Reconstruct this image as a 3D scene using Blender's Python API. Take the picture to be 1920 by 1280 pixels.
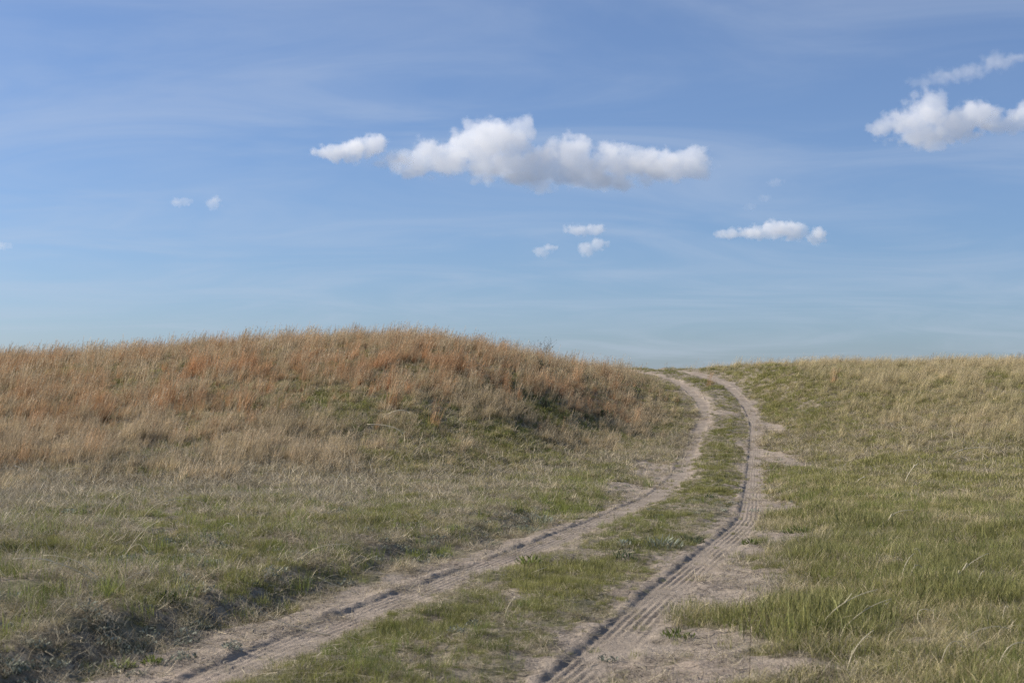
import bpy, math, random
import numpy as np
from mathutils import Vector

random.seed(7)
rng = np.random.default_rng(11)
sc = bpy.context.scene
for o in list(bpy.data.objects):
    bpy.data.objects.remove(o)
COL = sc.collection

# ------------------------------------------------------------------ camera
F_PX, EYE, PITCH = 2667.0, 1.6, math.radians(2.0)       # 50 mm lens, photo is 1920 x 1280
cam_d = bpy.data.cameras.new('camera')
cam_d.lens, cam_d.sensor_width = 50.0, 36.0
cam_d.clip_start, cam_d.clip_end = 0.1, 60000.0
cam_d.dof.use_dof = True
cam_d.dof.focus_distance = 30.0
cam_d.dof.aperture_fstop = 5.6
cam = bpy.data.objects.new('camera', cam_d)
COL.objects.link(cam)
cam.location = (0, 0, EYE)
cam.rotation_euler = (math.pi / 2 + PITCH, 0, 0)
sc.camera = cam

# ------------------------------------------------------------------ sky, sun, exposure
SUN_EL, SUN_AZ = math.radians(33.0), math.radians(78.0)  # azimuth counted to the left of the view
sun_vec = Vector((-math.cos(SUN_EL) * math.sin(SUN_AZ), math.cos(SUN_EL) * math.cos(SUN_AZ), math.sin(SUN_EL)))
world = bpy.data.worlds.new('World')
sc.world = world
world.use_nodes = True
wn, wl = world.node_tree.nodes, world.node_tree.links
wn.clear()
w_out = wn.new('ShaderNodeOutputWorld')
w_bg = wn.new('ShaderNodeBackground')
w_sky = wn.new('ShaderNodeTexSky')
w_sky.sky_type = 'NISHITA'
w_sky.sun_disc = False
w_sky.sun_elevation = SUN_EL
w_sky.sun_rotation = -SUN_AZ
w_sky.altitude = 900
w_sky.air_density = 1.0
w_sky.dust_density = 1.7
w_sky.ozone_density = 8.5
w_bg.inputs['Strength'].default_value = 0.086
# thin high cirrus over the whole sky: streaks on a plane seen by direction
tc = wn.new('ShaderNodeTexCoord')
sep = wn.new('ShaderNodeSeparateXYZ')
wl.new(tc.outputs['Generated'], sep.inputs[0])
zz = wn.new('ShaderNodeMath'); zz.operation = 'MAXIMUM'; zz.inputs[1].default_value = 0.0
wl.new(sep.outputs['Z'], zz.inputs[0])
za = wn.new('ShaderNodeMath'); za.operation = 'ADD'; za.inputs[1].default_value = 0.12
wl.new(zz.outputs[0], za.inputs[0])
dx = wn.new('ShaderNodeMath'); dx.operation = 'DIVIDE'
dy = wn.new('ShaderNodeMath'); dy.operation = 'DIVIDE'
wl.new(sep.outputs['X'], dx.inputs[0]); wl.new(za.outputs[0], dx.inputs[1])
wl.new(sep.outputs['Y'], dy.inputs[0]); wl.new(za.outputs[0], dy.inputs[1])
cmb = wn.new('ShaderNodeCombineXYZ')
wl.new(dx.outputs[0], cmb.inputs['X']); wl.new(dy.outputs[0], cmb.inputs['Y'])
mp = wn.new('ShaderNodeMapping')
mp.inputs['Rotation'].default_value = (0, 0, math.radians(-32))
mp.inputs['Scale'].default_value = (0.8, 1.25, 1.0)
mp.inputs['Location'].default_value = (3.1, 1.7, 0)
wl.new(cmb.outputs[0], mp.inputs['Vector'])
cn = wn.new('ShaderNodeTexNoise')
cn.inputs['Scale'].default_value = 1.25
cn.inputs['Detail'].default_value = 7.0
cn.inputs['Roughness'].default_value = 0.56
cn.inputs['Distortion'].default_value = 1.1
wl.new(mp.outputs[0], cn.inputs['Vector'])
cr = wn.new('ShaderNodeMapRange')
cr.interpolation_type = 'SMOOTHSTEP'
cr.inputs['From Min'].default_value = 0.34
cr.inputs['From Max'].default_value = 0.78
cr.inputs['To Min'].default_value = 0.12
cr.inputs['To Max'].default_value = 0.40
wl.new(cn.outputs['Fac'], cr.inputs['Value'])
cmix = wn.new('ShaderNodeMix'); cmix.data_type = 'RGBA'
cmix.inputs['B'].default_value = (4.4, 5.0, 6.1, 1)
wl.new(cr.outputs[0], cmix.inputs['Factor'])
w_wb = wn.new('ShaderNodeMix'); w_wb.data_type = 'RGBA'; w_wb.blend_type = 'MULTIPLY'   # even white balance of the whole sky
w_wb.inputs['Factor'].default_value = 1.0
w_wb.inputs['B'].default_value = (1.01, 0.98, 1.0, 1)
wl.new(w_sky.outputs[0], w_wb.inputs['A'])
wl.new(w_wb.outputs['Result'], cmix.inputs['A'])
wl.new(cmix.outputs['Result'], w_bg.inputs['Color'])
wl.new(w_bg.outputs[0], w_out.inputs['Surface'])

sun_d = bpy.data.lights.new('sun', 'SUN')
sun_d.energy = 4.6
sun_d.angle = math.radians(0.53)
sun_d.color = (1.0, 0.92, 0.80)
sun = bpy.data.objects.new('sun', sun_d)
COL.objects.link(sun)
sun.rotation_euler = (-sun_vec).to_track_quat('-Z', 'Y').to_euler()
sun.location = sun_vec * 50

vs = sc.view_settings
vs.view_transform, vs.look, vs.exposure, vs.gamma = 'Standard', 'None', 0.50, 1.0
vs.use_curve_mapping = False
cy = sc.cycles
cy.max_bounces, cy.diffuse_bounces, cy.glossy_bounces = 10, 2, 1
cy.transmission_bounces, cy.volume_bounces, cy.transparent_max_bounces = 4, 10, 8
cy.use_denoising = True
cy.denoising_prefilter = 'NONE'
cy.volume_step_rate = 0.6
cy.volume_max_steps = 256

# ------------------------------------------------------------------ numpy helpers
def hash2(ix, iy, seed):
    h = (ix.astype(np.int64) * 374761393 + iy.astype(np.int64) * 668265263 + seed * 974711) & 0x7fffffff
    h = ((h ^ (h >> 13)) * 1274126177) & 0x7fffffff
    h = h ^ (h >> 16)
    return (h & 0xffffff) / float(0xffffff)

def vnoise(x, y, seed=0):
    x = np.asarray(x, float); y = np.asarray(y, float)
    ix, iy = np.floor(x), np.floor(y)
    fx, fy = x - ix, y - iy
    fx = fx * fx * fx * (fx * (fx * 6 - 15) + 10); fy = fy * fy * fy * (fy * (fy * 6 - 15) + 10)
    a = hash2(ix, iy, seed); b = hash2(ix + 1, iy, seed)
    c = hash2(ix, iy + 1, seed); d = hash2(ix + 1, iy + 1, seed)
    return (a + (b - a) * fx) * (1 - fy) + (c + (d - c) * fx) * fy

def fbm(x, y, seed=0, octs=4, rough=0.5):
    s, a, t = 0.0, 1.0, 0.0
    x = np.asarray(x, float); y = np.asarray(y, float)
    for k in range(octs):
        xr, yr = x * 0.8 - y * 0.6, x * 0.6 + y * 0.8
        s = s + a * vnoise(xr * 2 ** k + 17.3 * k, yr * 2 ** k - 9.1 * k, seed + k)
        t += a; a *= rough
    return s / t

def sstep(a, b, x):
    t = np.clip((np.asarray(x, float) - a) / (b - a), 0, 1)
    return t * t * (3 - 2 * t)

def smooth_curve(xs, ys, grid, sigma):
    v = np.interp(grid, xs, ys)
    # linear extension past the ends
    s0 = (ys[1] - ys[0]) / (xs[1] - xs[0]); s1 = (ys[-1] - ys[-2]) / (xs[-1] - xs[-2])
    v = np.where(grid < xs[0], ys[0] + s0 * (grid - xs[0]), v)
    v = np.where(grid > xs[-1], ys[-1] + s1 * (grid - xs[-1]), v)
    d = grid[1] - grid[0]
    n = int(3 * sigma / d)
    k = np.exp(-0.5 * (np.arange(-n, n + 1) * d / sigma) ** 2); k /= k.sum()
    return np.convolve(np.concatenate([v[0] + (v[0] - v[1:n + 1][::-1]), v, v[-1] + (v[-1] - v[-n - 1:-1][::-1])]), k, 'valid')

# ------------------------------------------------------------------ the lie of the land
GY = np.arange(-40, 140, 0.1)
ROAD_Z = smooth_curve([-40, 7.8, 12, 16, 22.5, 30, 39, 47, 55, 61, 66, 70, 76, 90, 140],
                      [0, 0, 0.0, 0.0, -0.2, -0.26, -0.11, 0.42, 1.25, 1.90, 2.34, 2.70, 2.72, 2.0, 0.3], GY, 1.6)

def pix_dir(px, py):
    vx, vy = (px - 960.0) / F_PX, (640.0 - py) / F_PX
    return np.array([vx, math.cos(PITCH) - vy * math.sin(PITCH), math.sin(PITCH) + vy * math.cos(PITCH)])

def pix_at(px, py, Y):
    d = pix_dir(px, py)
    return np.array([d[0], d[1], d[2]]) * (Y / d[1]) + np.array([0, 0, EYE])

def road_point(px, py):
    d = pix_dir(px, py)
    ys = np.arange(5, 72, 0.05)
    zr = EYE + d[2] / d[1] * ys
    zg = np.interp(ys, GY, ROAD_Z) - 0.05
    hit = np.nonzero(zr <= zg)[0]
    Y = ys[hit[0]] if len(hit) else 70.0
    return d[0] / d[1] * Y, Y

LEFT_PX = [(430, 1275), (520, 1230), (605, 1198), (693, 1167), (780, 1122), (853, 1098), (940, 1063), (1040, 1023), (1140, 980),
           (1187, 955), (1233, 935), (1273, 897), (1290, 857), (1310, 813), (1322, 780), (1318, 760), (1300, 740), (1278, 724),
           (1250, 711), (1227, 705)]
RIGHT_PX = [(1090, 1275), (1140, 1230), (1207, 1167), (1257, 1113), (1290, 1087), (1330, 1053), (1370, 1017), (1398, 993), (1408, 973),
            (1410, 947), (1412, 923), (1414, 880), (1415, 847), (1416, 797), (1403, 767), (1383, 743), (1353, 720), (1320, 709),
            (1293, 702)]
def rut_curve(pts):
    P = sorted([road_point(*p)[::-1] for p in pts])
    ys, xs = [P[0][0]], [P[0][1]]
    for y, x in P[1:]:
        if y - ys[-1] > 0.4:
            ys.append(y); xs.append(x)
    ys += [ys[-1] + 4, ys[-1] + 9]; xs += [xs[-1] - 1.6, xs[-1] - 4.2]
    return smooth_curve(ys, xs, GY, 0.9)
XL, XR = rut_curve(LEFT_PX), rut_curve(RIGHT_PX)
SLOPE = np.gradient(0.5 * (XL + XR), GY)
COSR = 1 / np.sqrt(1 + SLOPE ** 2)
def rut_l(Y): return np.interp(Y, GY, XL)
def rut_r(Y): return np.interp(Y, GY, XR)
def rut_d(X, Y):
    c = np.interp(Y, GY, COSR)
    return (X - rut_l(Y)) * c, (X - rut_r(Y)) * c

# crest of the land by bearing (given as the photo column at which it is seen)
C_PX = np.array([-900, -300, 0, 200, 400, 600, 750, 850, 950, 1050, 1150, 1230, 1320, 1410, 1600, 1920, 2300, 3000])
C_Y =  np.array([692, 690, 686, 677, 660, 645, 642, 653, 669, 688, 702, 702, 694, 688, 687, 686, 684, 684])
C_D =  np.array([46, 46, 47, 48, 49, 50, 50, 51, 53, 57, 63, 69, 70, 68, 65, 61, 58, 58.])
C_F =  np.array([20, 20, 21, 22, 23, 24, 25, 26, 28, 31, 35, 38, 38, 38, 36, 30, 27, 27.])
CG = np.arange(-900, 3000, 10.0)
CYS, CDS, CFS = (smooth_curve(C_PX, a, CG, 45) for a in (C_Y, C_D, C_F))
def bearing(X, Y):
    return np.clip(960 + F_PX * X / np.maximum(Y, 6.0), -890, 2980)
def hill_t(X, Y):
    b = bearing(X, Y)
    Df, Dc = np.interp(b, CG, CFS), np.interp(b, CG, CDS)
    return (Y - Df) / (Dc - Df)

def height(X, Y, micro=True):
    X = np.asarray(X, float); Y = np.asarray(Y, float)
    b = bearing(X, Y)
    yc, Dc, Df = np.interp(b, CG, CYS), np.interp(b, CG, CDS), np.interp(b, CG, CFS)
    zc = EYE + (733.0 - yc) / F_PX * Dc
    zc = zc + 0.16 * (fbm(b * 0.006, b * 0 + 2.0, 97, 4, 0.6) - 0.5)
    t = (Y - Df) / (Dc - Df)
    base = np.interp(Y, GY, ROAD_Z) * (Y < 36) + (Y >= 36) * -0.2
    base = np.where(Y < 36, base, -0.2) + 0.10
    tt = np.clip(t, 0, 1)
    s = np.where(tt < 1, 0.45 * np.sin(tt * math.pi / 2) ** 1.5 + 0.55 * sstep(0, 1, tt), 1.0)
    over = np.clip(t - 1, 0, 50)
    fall = np.exp(-over ** 2 * 1.6)
    z_far = 0.8
    zg = base + (zc - base) * s
    zg = np.where(t > 1, z_far + (zc - z_far) * fall, zg)
    # the road cut through it
    dl, dr = rut_d(X, Y)
    dc = np.where(dl < 0, -dl, np.where(dr > 0, dr, 0.0))
    width = np.interp(Y, [0, 30, 45, 60, 75, 90], [3.0, 3.0, 1.6, 1.1, 1.0, 1.0])
    w = np.exp(-(np.maximum(dc - 0.5, 0) / width) ** 2)
    w = w * (1 - sstep(85, 110, Y))
    z = zg * (1 - w) + np.interp(Y, GY, ROAD_Z) * w
    # banks beside the ruts
    nl = fbm(Y * 0.55, X * 0.1 + 4, 31, 3)
    bank_h = np.interp(Y, [0, 7, 9, 16, 24, 30], [0.16, 0.17, 0.17, 0.12, 0.06, 0.03])
    jag = 0.30 * (fbm(Y * 1.3, X * 0.2, 33, 3) - 0.5)
    z = z + bank_h * (0.75 + 0.5 * nl) * (sstep(0.70, 1.15, -dl + jag) + 0.35 * sstep(0.9, 2.2, -dl))
    mid = sstep(0.1, 0.5, dl) * sstep(0.1, 0.6, -dr)
    z = z + mid * np.interp(Y, [0, 7, 30, 50, 80], [0.04, 0.04, 0.04, 0.04, 0.04])
    z = z + 0.05 * sstep(0.35, 1.0, dr)
    if micro:
        near = 1 - sstep(75, 110, Y)
        bare = bare_mask(X, Y)
        outside = 0.2 + 0.8 * sstep(0.12, 0.24, np.minimum(np.abs(dl), np.abs(dr)))
        z = z + near * (1 - bare) * (0.16 * (fbm(X * 1.0, Y * 0.9, 41, 3) - 0.5) + 0.09 * (fbm(X * 3.5, Y * 3.5, 42, 4, 0.6) - 0.5))
        z = z + near * bare * outside * (0.05 * (fbm(X * 3.5, Y * 2.6, 43, 4, 0.6) - 0.5) + 0.05 * (fbm(X * 11, Y * 7, 44, 4, 0.65) - 0.5))
        # the tyre prints pressed into the sand
        for k, d in enumerate((dl, dr)):
            wob = 0.03 * (fbm(Y * 0.9, np.full_like(Y, 3.0 + 5 * k), 51 + k, 3) - 0.5)
            d2 = d + wob + (0.0 if k else 0.02)
            hw = 0.15
            prof = sstep(-hw - 0.035, -hw + 0.015, d2) * (1 - sstep(hw - 0.01, hw + 0.12, d2))
            depth = (0.014, 0.018)[k] * np.interp(Y, [0, 12, 24, 70, 80], [1, 1, 0.7, 0.7, 0.4]) * (0.7 + 0.6 * fbm(Y * 0.5, np.full_like(Y, k * 9.0), 57, 2))
            ridges = (0.0022, 0.0036)[k] * np.interp(Y, [8, 14, 24, 45], [1, 1, 0.6, 0.3]) * np.cos((d2 + 0.012 * (fbm(Y * 2.2, d2 * 0 + 7, 69, 2) - 0.5)) * 2 * math.pi / 0.058) * (1 - sstep(hw - 0.04, hw, np.abs(d2)))
            ridges = ridges * (0.1 + 1.9 * sstep(0.25, 0.65, fbm(Y * 1.1, d2 * 4, 61 + k, 3))) + 0.003 * fbm(X * 16, Y * 11, 68, 3, 0.6)
            lip = 0.010 * np.exp(-((d2 + hw + 0.07) / 0.05) ** 2) * (0.4 + 1.2 * fbm(Y * 2.5, d2, 66, 3))
            z = z - depth * prof + ridges + lip
    # open prairie far away
    far = sstep(100, 400, np.hypot(X, Y))
    z = z + far * (6.0 * (fbm(X * 0.004, Y * 0.004, 71, 3) - 0.55))
    return z

# bare sand: the two ruts with ragged edges and named patches beside them
PATCHES = []
def bare_mask(X, Y, soft=False):
    dl, dr = rut_d(X, Y)
    n1 = fbm(X * 1.6, Y * 0.9, 21, 4, 0.6)
    n2 = fbm(X * 5.0, Y * 3.5, 22, 3, 0.6)
    j = (n1 - 0.5) * 0.7 + (n2 - 0.5) * 0.35
    la = np.interp(Y, [0, 8, 13, 18, 24, 34, 45, 70], [0.76, 0.68, 0.48, 0.34, 0.28, 0.25, 0.22, 0.18])
    lb = np.interp(Y, [0, 8, 18, 26, 34, 45, 56, 70], [0.16, 0.16, 0.18, 0.22, 0.24, 0.22, 0.42, 0.25])
    ra = np.interp(Y, [0, 8, 12, 20, 30, 45, 60, 70], [0.28, 0.25, 0.23, 0.32, 0.28, 0.15, 0.14, 0.15])
    rb = np.interp(Y, [0, 8, 12, 20, 30, 45, 55, 62, 70], [0.34, 0.32, 0.28, 0.20, 0.19, 0.22, 0.36, 0.5, 0.45])
    def band(d, a, b):
        return np.minimum(d + a, b - d)
    m = np.maximum(band(dl, la, lb), band(dr, ra, rb)) + j * 0.75
    core = np.maximum(0.17 - np.abs(dl), 0.18 - np.abs(dr))
    m = np.maximum(m, core * 2)
    out = sstep(-0.75 if soft else -0.20, 0.12, m)
    # the strip between the ruts is thin turf with bare spots
    mid = (dl > 0) & (dr < 0)
    thin = sstep(0.56, 0.68, fbm(X * 1.3, Y * 0.8, 25, 4, 0.6))
    out = np.where(mid, np.maximum(out, thin * 0.5), out)
    for (cx, cy_, rx, ry) in PATCHES:
        q = np.sqrt(((X - cx) / rx) ** 2 + ((Y - cy_) / ry) ** 2) + j * 1.1
        out = np.maximum(out, 1 - sstep(0.75, 1.7 if soft else 1.15, q))
    return out * (1 - sstep(78, 84, Y))

def ground_at(px, py):
    d = pix_dir(px, py)
    ys = np.arange(4, 95, 0.05)
    zr = EYE + d[2] / d[1] * ys
    zg = height(d[0] / d[1] * ys, ys, False)
    hit = np.nonzero(zr <= zg)[0]
    Y = ys[hit[0]] if len(hit) else 60.0
    return float(d[0] / d[1] * Y), float(Y)

for (px, py, rx, ry) in [(1448, 858, 0.50, 4.5), (1445, 948, 0.36, 2.2), (1385, 1085, 0.40, 1.2), (1340, 1120, 0.36, 0.9), (1285, 1215, 0.45, 0.7),
                         (1300, 1265, 0.45, 0.5), (1235, 885, 0.7, 4.5), (1185, 922, 0.55, 2.6), (1475, 1010, 0.30, 1.0), (1395, 1030, 0.3, 1.0),
                         (1446, 803, 0.45, 2.0), (1360, 775, 0.5, 0.9),
                         (1430, 1255, 0.5, 0.4)]:
    PATCHES.append((*ground_at(px, py), rx, ry))

# ------------------------------------------------------------------ node helpers
def new_mat(name):
    m = bpy.data.materials.new(name)
    m.use_nodes = True
    m.node_tree.nodes.clear()
    return m, m.node_tree.nodes, m.node_tree.links
def node(ns, t, **kw):
    n = ns.new(t)
    for k, v in kw.items():
        if k in n.inputs.keys():
            n.inputs[k].default_value = v
        else:
            setattr(n, k, v)
    return n
def mixc(ns, ls, fac, a, b, mode='MIX'):
    n = ns.new('ShaderNodeMix'); n.data_type = 'RGBA'; n.blend_type = mode
    for key, v in (('Factor', fac), ('A', a), ('B', b)):
        if isinstance(v, bpy.types.NodeSocket):
            ls.new(v, n.inputs[key])
        elif key == 'Factor':
            n.inputs[key].default_value = v
        else:
            n.inputs[key].default_value = (*v, 1)
    return n.outputs['Result']
def mrange(ns, ls, v, a, b, c=0.0, d=1.0, smooth=True):
    n = ns.new('ShaderNodeMapRange')
    n.interpolation_type = 'SMOOTHSTEP' if smooth else 'LINEAR'
    n.inputs['From Min'].default_value, n.inputs['From Max'].default_value = a, b
    n.inputs['To Min'].default_value, n.inputs['To Max'].default_value = c, d
    ls.new(v, n.inputs['Value'])
    return n.outputs['Result']

# ------------------------------------------------------------------ ground material
def ground_material():
    m, ns, ls = new_mat('sandy_soil')
    out = node(ns, 'ShaderNodeOutputMaterial')
    bs = node(ns, 'ShaderNodeBsdfPrincipled', Roughness=0.95)
    bs.inputs['Specular IOR Level'].default_value = 0.15
    geo = node(ns, 'ShaderNodeNewGeometry')
    at = node(ns, 'ShaderNodeAttribute', attribute_name='bare')
    def noise(scale, detail=5, rough=0.6):
        n = node(ns, 'ShaderNodeTexNoise', Scale=scale, Detail=detail, Roughness=rough)
        ls.new(geo.outputs['Position'], n.inputs['Vector'])
        return n.outputs['Fac']
    sand = mixc(ns, ls, mrange(ns, ls, noise(2.2), 0.35, 0.68), (0.25, 0.208, 0.165), (0.345, 0.287, 0.23))
    sand = mixc(ns, ls, mrange(ns, ls, noise(38, 4), 0.55, 0.75, 0, 0.45), sand, (0.19, 0.155, 0.125))
    sand = mixc(ns, ls, mrange(ns, ls, noise(0.7, 3), 0.5, 0.7, 0, 0.35), sand, (0.33, 0.255, 0.205))
    litter = mixc(ns, ls, mrange(ns, ls, noise(14, 5, 0.7), 0.38, 0.62), (0.12, 0.10, 0.07), (0.31, 0.26, 0.19))
    litter = mixc(ns, ls, mrange(ns, ls, noise(1.3, 4), 0.45, 0.65, 0, 0.6), litter, (0.10, 0.105, 0.045))
    brk = node(ns, 'ShaderNodeMath', operation='ADD')
    ls.new(at.outputs['Fac'], brk.inputs[0])
    nz = mrange(ns, ls, noise(9, 5, 0.7), 0.3, 0.7, -0.3, 0.3, False)
    ls.new(nz, brk.inputs[1])
    fac = mrange(ns, ls, brk.outputs[0], 0.3, 0.7)
    ls.new(mixc(ns, ls, fac, litter, sand), bs.inputs['Base Color'])
    bp = node(ns, 'ShaderNodeBump', Strength=0.9, Distance=0.03)
    ls.new(noise(26, 6, 0.65), bp.inputs['Height'])
    bp2 = node(ns, 'ShaderNodeBump', Strength=0.5, Distance=0.006)
    ls.new(noise(120, 4, 0.6), bp2.inputs['Height'])
    ls.new(bp.outputs[0], bp2.inputs['Normal'])
    ls.new(bp2.outputs[0], bs.inputs['Normal'])
    ls.new(bs.outputs[0], out.inputs['Surface'])
    return m
M_GROUND = ground_material()

# ------------------------------------------------------------------ terrain sheet, cut into ground and two wheel ruts
def mesh_from(name, verts, faces, mat):
    me = bpy.data.meshes.new(name)
    me.from_pydata(verts, [], faces)
    me.materials.append(mat)
    return me

def build_terrain():
    rows = list(np.arange(-36, 5, 0.8))
    y = 5.0
    while y < 79:
        rows.append(y); y += max(0.02, 0.0034 * y)
    while y < 130:
        rows.append(y); y += 1.5
    while y < 4200:
        rows.append(y); y *= 1.22
    rows = np.array(rows)
    dense = list(np.arange(-0.30, 0.3001, 0.0135))
    side = [0.34, 0.38, 0.43, 0.48, 0.54, 0.6]
    outer = []
    o, st = 0.66, 0.06
    while o < 4200:
        outer.append(o); o += st
        if o > 3: st *= 1.045
    offL = sorted([-v for v in outer] + [-v for v in side] + dense)
    offR = sorted(dense + side + outer)
    mid = np.linspace(0, 1, 22)[1:-1]
    yl, yr = rut_l(np.clip(rows, -40, 130)), rut_r(np.clip(rows, -40, 130))
    cols = [yl + o for o in offL]
    a, b = yl + dense[-1], yr + dense[0]
    cols += [a + (b - a) * m for m in mid]
    cols += [yr + o for o in offR]
    X = np.array(cols).T
    Y = np.repeat(rows[:, None], X.shape[1], 1)
    Z = height(X, Y)
    B = bare_mask(X, Y)
    nr, nc = X.shape
    V = np.stack([X, Y, Z], -1).reshape(-1, 3)
    idx = np.arange(nr * nc).reshape(nr, nc)
    Q = np.stack([idx[:-1, :-1], idx[:-1, 1:], idx[1:, 1:], idx[1:, :-1]], -1).reshape(-1, 4)
    fc = V[Q].mean(1)
    fb = B.reshape(-1)[Q].mean(1)
    dl, dr = rut_d(fc[:, 0], fc[:, 1])
    inY = (fc[:, 1] > -30) & (fc[:, 1] < 80)
    half = 0.5 * (rut_r(fc[:, 1]) - rut_l(fc[:, 1])) * np.interp(fc[:, 1], GY, COSR)
    L = inY & (fb > 0.5) & (dl > -1.1) & (dl < np.minimum(0.5, half))
    R = inY & (fb > 0.5) & (dr > -np.minimum(0.5, half)) & (dr < 0.95) & ~L
    names = [('ground', ~(L | R), 'dry sandy prairie ground rolling up to the grassy crest'),
             ('wheel_rut', L, 'sandy wheel rut of the track beside the left bank'),
             ('wheel_rut', R, 'sandy wheel rut with ribbed tyre print, the right one of the track')]
    for nm, sel, lab in names:
        q = Q[sel]
        used, inv = np.unique(q, return_inverse=True)
        me = bpy.data.meshes.new(nm)
        me.vertices.add(len(used)); me.vertices.foreach_set('co', V[used].ravel())
        n = len(q)
        me.loops.add(n * 4); me.loops.foreach_set('vertex_index', inv.reshape(-1).astype(np.int32))
        me.polygons.add(n)
        me.polygons.foreach_set('loop_start', np.arange(0, n * 4, 4, dtype=np.int32))
        me.update(calc_edges=True)
        me.polygons.foreach_set('use_smooth', np.ones(n, bool))
        at = me.attributes.new('bare', 'FLOAT', 'POINT')
        at.data.foreach_set('value', B.reshape(-1)[used].astype(np.float32))
        # the same normals on both sides of every cut
        me.materials.append(M_GROUND)
        o = bpy.data.objects.new(nm, me)
        o['kind'] = 'structure'; o['label'] = lab
        COL.objects.link(o)
    # vertex normals of the uncut sheet, so that the cuts do not show
    gx = np.gradient(Z, axis=1) / np.maximum(np.gradient(X, axis=1), 1e-6)
    return
build_terrain()

# ------------------------------------------------------------------ grass materials
def grass_material(name, a, b, tip, transl=0.3, tipw=0.7, var=1.0):
    m, ns, ls = new_mat(name)
    out = node(ns, 'ShaderNodeOutputMaterial')
    va = node(ns, 'ShaderNodeAttribute', attribute_name='blade')
    sp = node(ns, 'ShaderNodeSeparateColor')
    ls.new(va.outputs['Color'], sp.inputs[0])
    ti = node(ns, 'ShaderNodeAttribute', attribute_name='tint', attribute_type='INSTANCER')
    oi = node(ns, 'ShaderNodeObjectInfo')
    f = node(ns, 'ShaderNodeMath', operation='MULTIPLY_ADD')
    ls.new(sp.outputs[1], f.inputs[0]); f.inputs[1].default_value = 0.55
    f2 = node(ns, 'ShaderNodeMath', operation='MULTIPLY_ADD', use_clamp=True)
    ls.new(ti.outputs['Fac'], f2.inputs[0]); f2.inputs[1].default_value = 0.9; f2.inputs[2].default_value = -0.22
    ls.new(f2.outputs[0], f.inputs[2])
    f.use_clamp = True
    c = mixc(ns, ls, f.outputs[0], a, b)
    c = mixc(ns, ls, mrange(ns, ls, sp.outputs[0], 0.25, 1.0, 0, tipw), c, tip)
    br = mrange(ns, ls, oi.outputs['Random'], 0, 1, 1 - 0.38 * var, 1 + 0.3 * var, False)
    br2 = mrange(ns, ls, sp.outputs[2], 0, 1, 1 - 0.4 * var, 1 + 0.4 * var, False)
    mul = node(ns, 'ShaderNodeMath', operation='MULTIPLY')
    ls.new(br, mul.inputs[0]); ls.new(br2, mul.inputs[1])
    vm = node(ns, 'ShaderNodeVectorMath', operation='SCALE')
    ls.new(c, vm.inputs[0]); ls.new(mul.outputs[0], vm.inputs['Scale'])
    d = node(ns, 'ShaderNodeBsdfPrincipled', Roughness=0.6)
    d.inputs['Specular IOR Level'].default_value = 0.25
    t = node(ns, 'ShaderNodeBsdfTranslucent')
    ls.new(vm.outputs[0], d.inputs['Base Color']); ls.new(vm.outputs[0], t.inputs['Color'])
    mx = node(ns, 'ShaderNodeMixShader'); mx.inputs[0].default_value = transl
    ls.new(d.outputs[0], mx.inputs[1]); ls.new(t.outputs[0], mx.inputs[2])
    ls.new(mx.outputs[0], out.inputs['Surface'])
    return m
M_GREEN = grass_material('green_grass_blade', (0.11, 0.135, 0.042), (0.275, 0.268, 0.08), (0.38, 0.335, 0.14), 0.38, 0.55)
M_LUSH = grass_material('fresh_grass_blade', (0.09, 0.13, 0.035), (0.24, 0.265, 0.06), (0.31, 0.30, 0.11), 0.38, 0.4)
M_RUSSET = grass_material('russet_grass_blade', (0.38, 0.285, 0.16), (0.53, 0.28, 0.125), (0.60, 0.41, 0.25), 0.3, 0.55)
M_TAN = grass_material('tan_grass_blade', (0.26, 0.25, 0.09), (0.50, 0.40, 0.23), (0.62, 0.50, 0.32), 0.3, 0.65)
M_TANL = grass_material('faded_grass_blade', (0.30, 0.25, 0.13), (0.50, 0.385, 0.24), (0.60, 0.48, 0.33), 0.3, 0.6)
M_MAT = grass_material('dry_thatch_blade', (0.27, 0.23, 0.145), (0.50, 0.42, 0.29), (0.58, 0.50, 0.37), 0.2, 0.5)
M_SAGE = grass_material('grey_green_leaf', (0.15, 0.165, 0.115), (0.26, 0.275, 0.21), (0.30, 0.31, 0.25), 0.2, 0.4)
M_DARK = grass_material('dark_leaf', (0.06, 0.085, 0.04), (0.11, 0.14, 0.06), (0.14, 0.155, 0.085), 0.25, 0.4)
M_TWIG = grass_material('grey_twig', (0.10, 0.085, 0.07), (0.17, 0.145, 0.12), (0.20, 0.17, 0.14), 0.0, 0.4)
M_STRAW = grass_material('pale_straw', (0.66, 0.58, 0.40), (0.74, 0.66, 0.48), (0.80, 0.74, 0.60), 0.3, 0.5, 0.2)
M_BROWNSTEM = grass_material('dark_dry_stem', (0.10, 0.08, 0.06), (0.13, 0.10, 0.075), (0.15, 0.12, 0.09), 0.0, 0.5)

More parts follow.
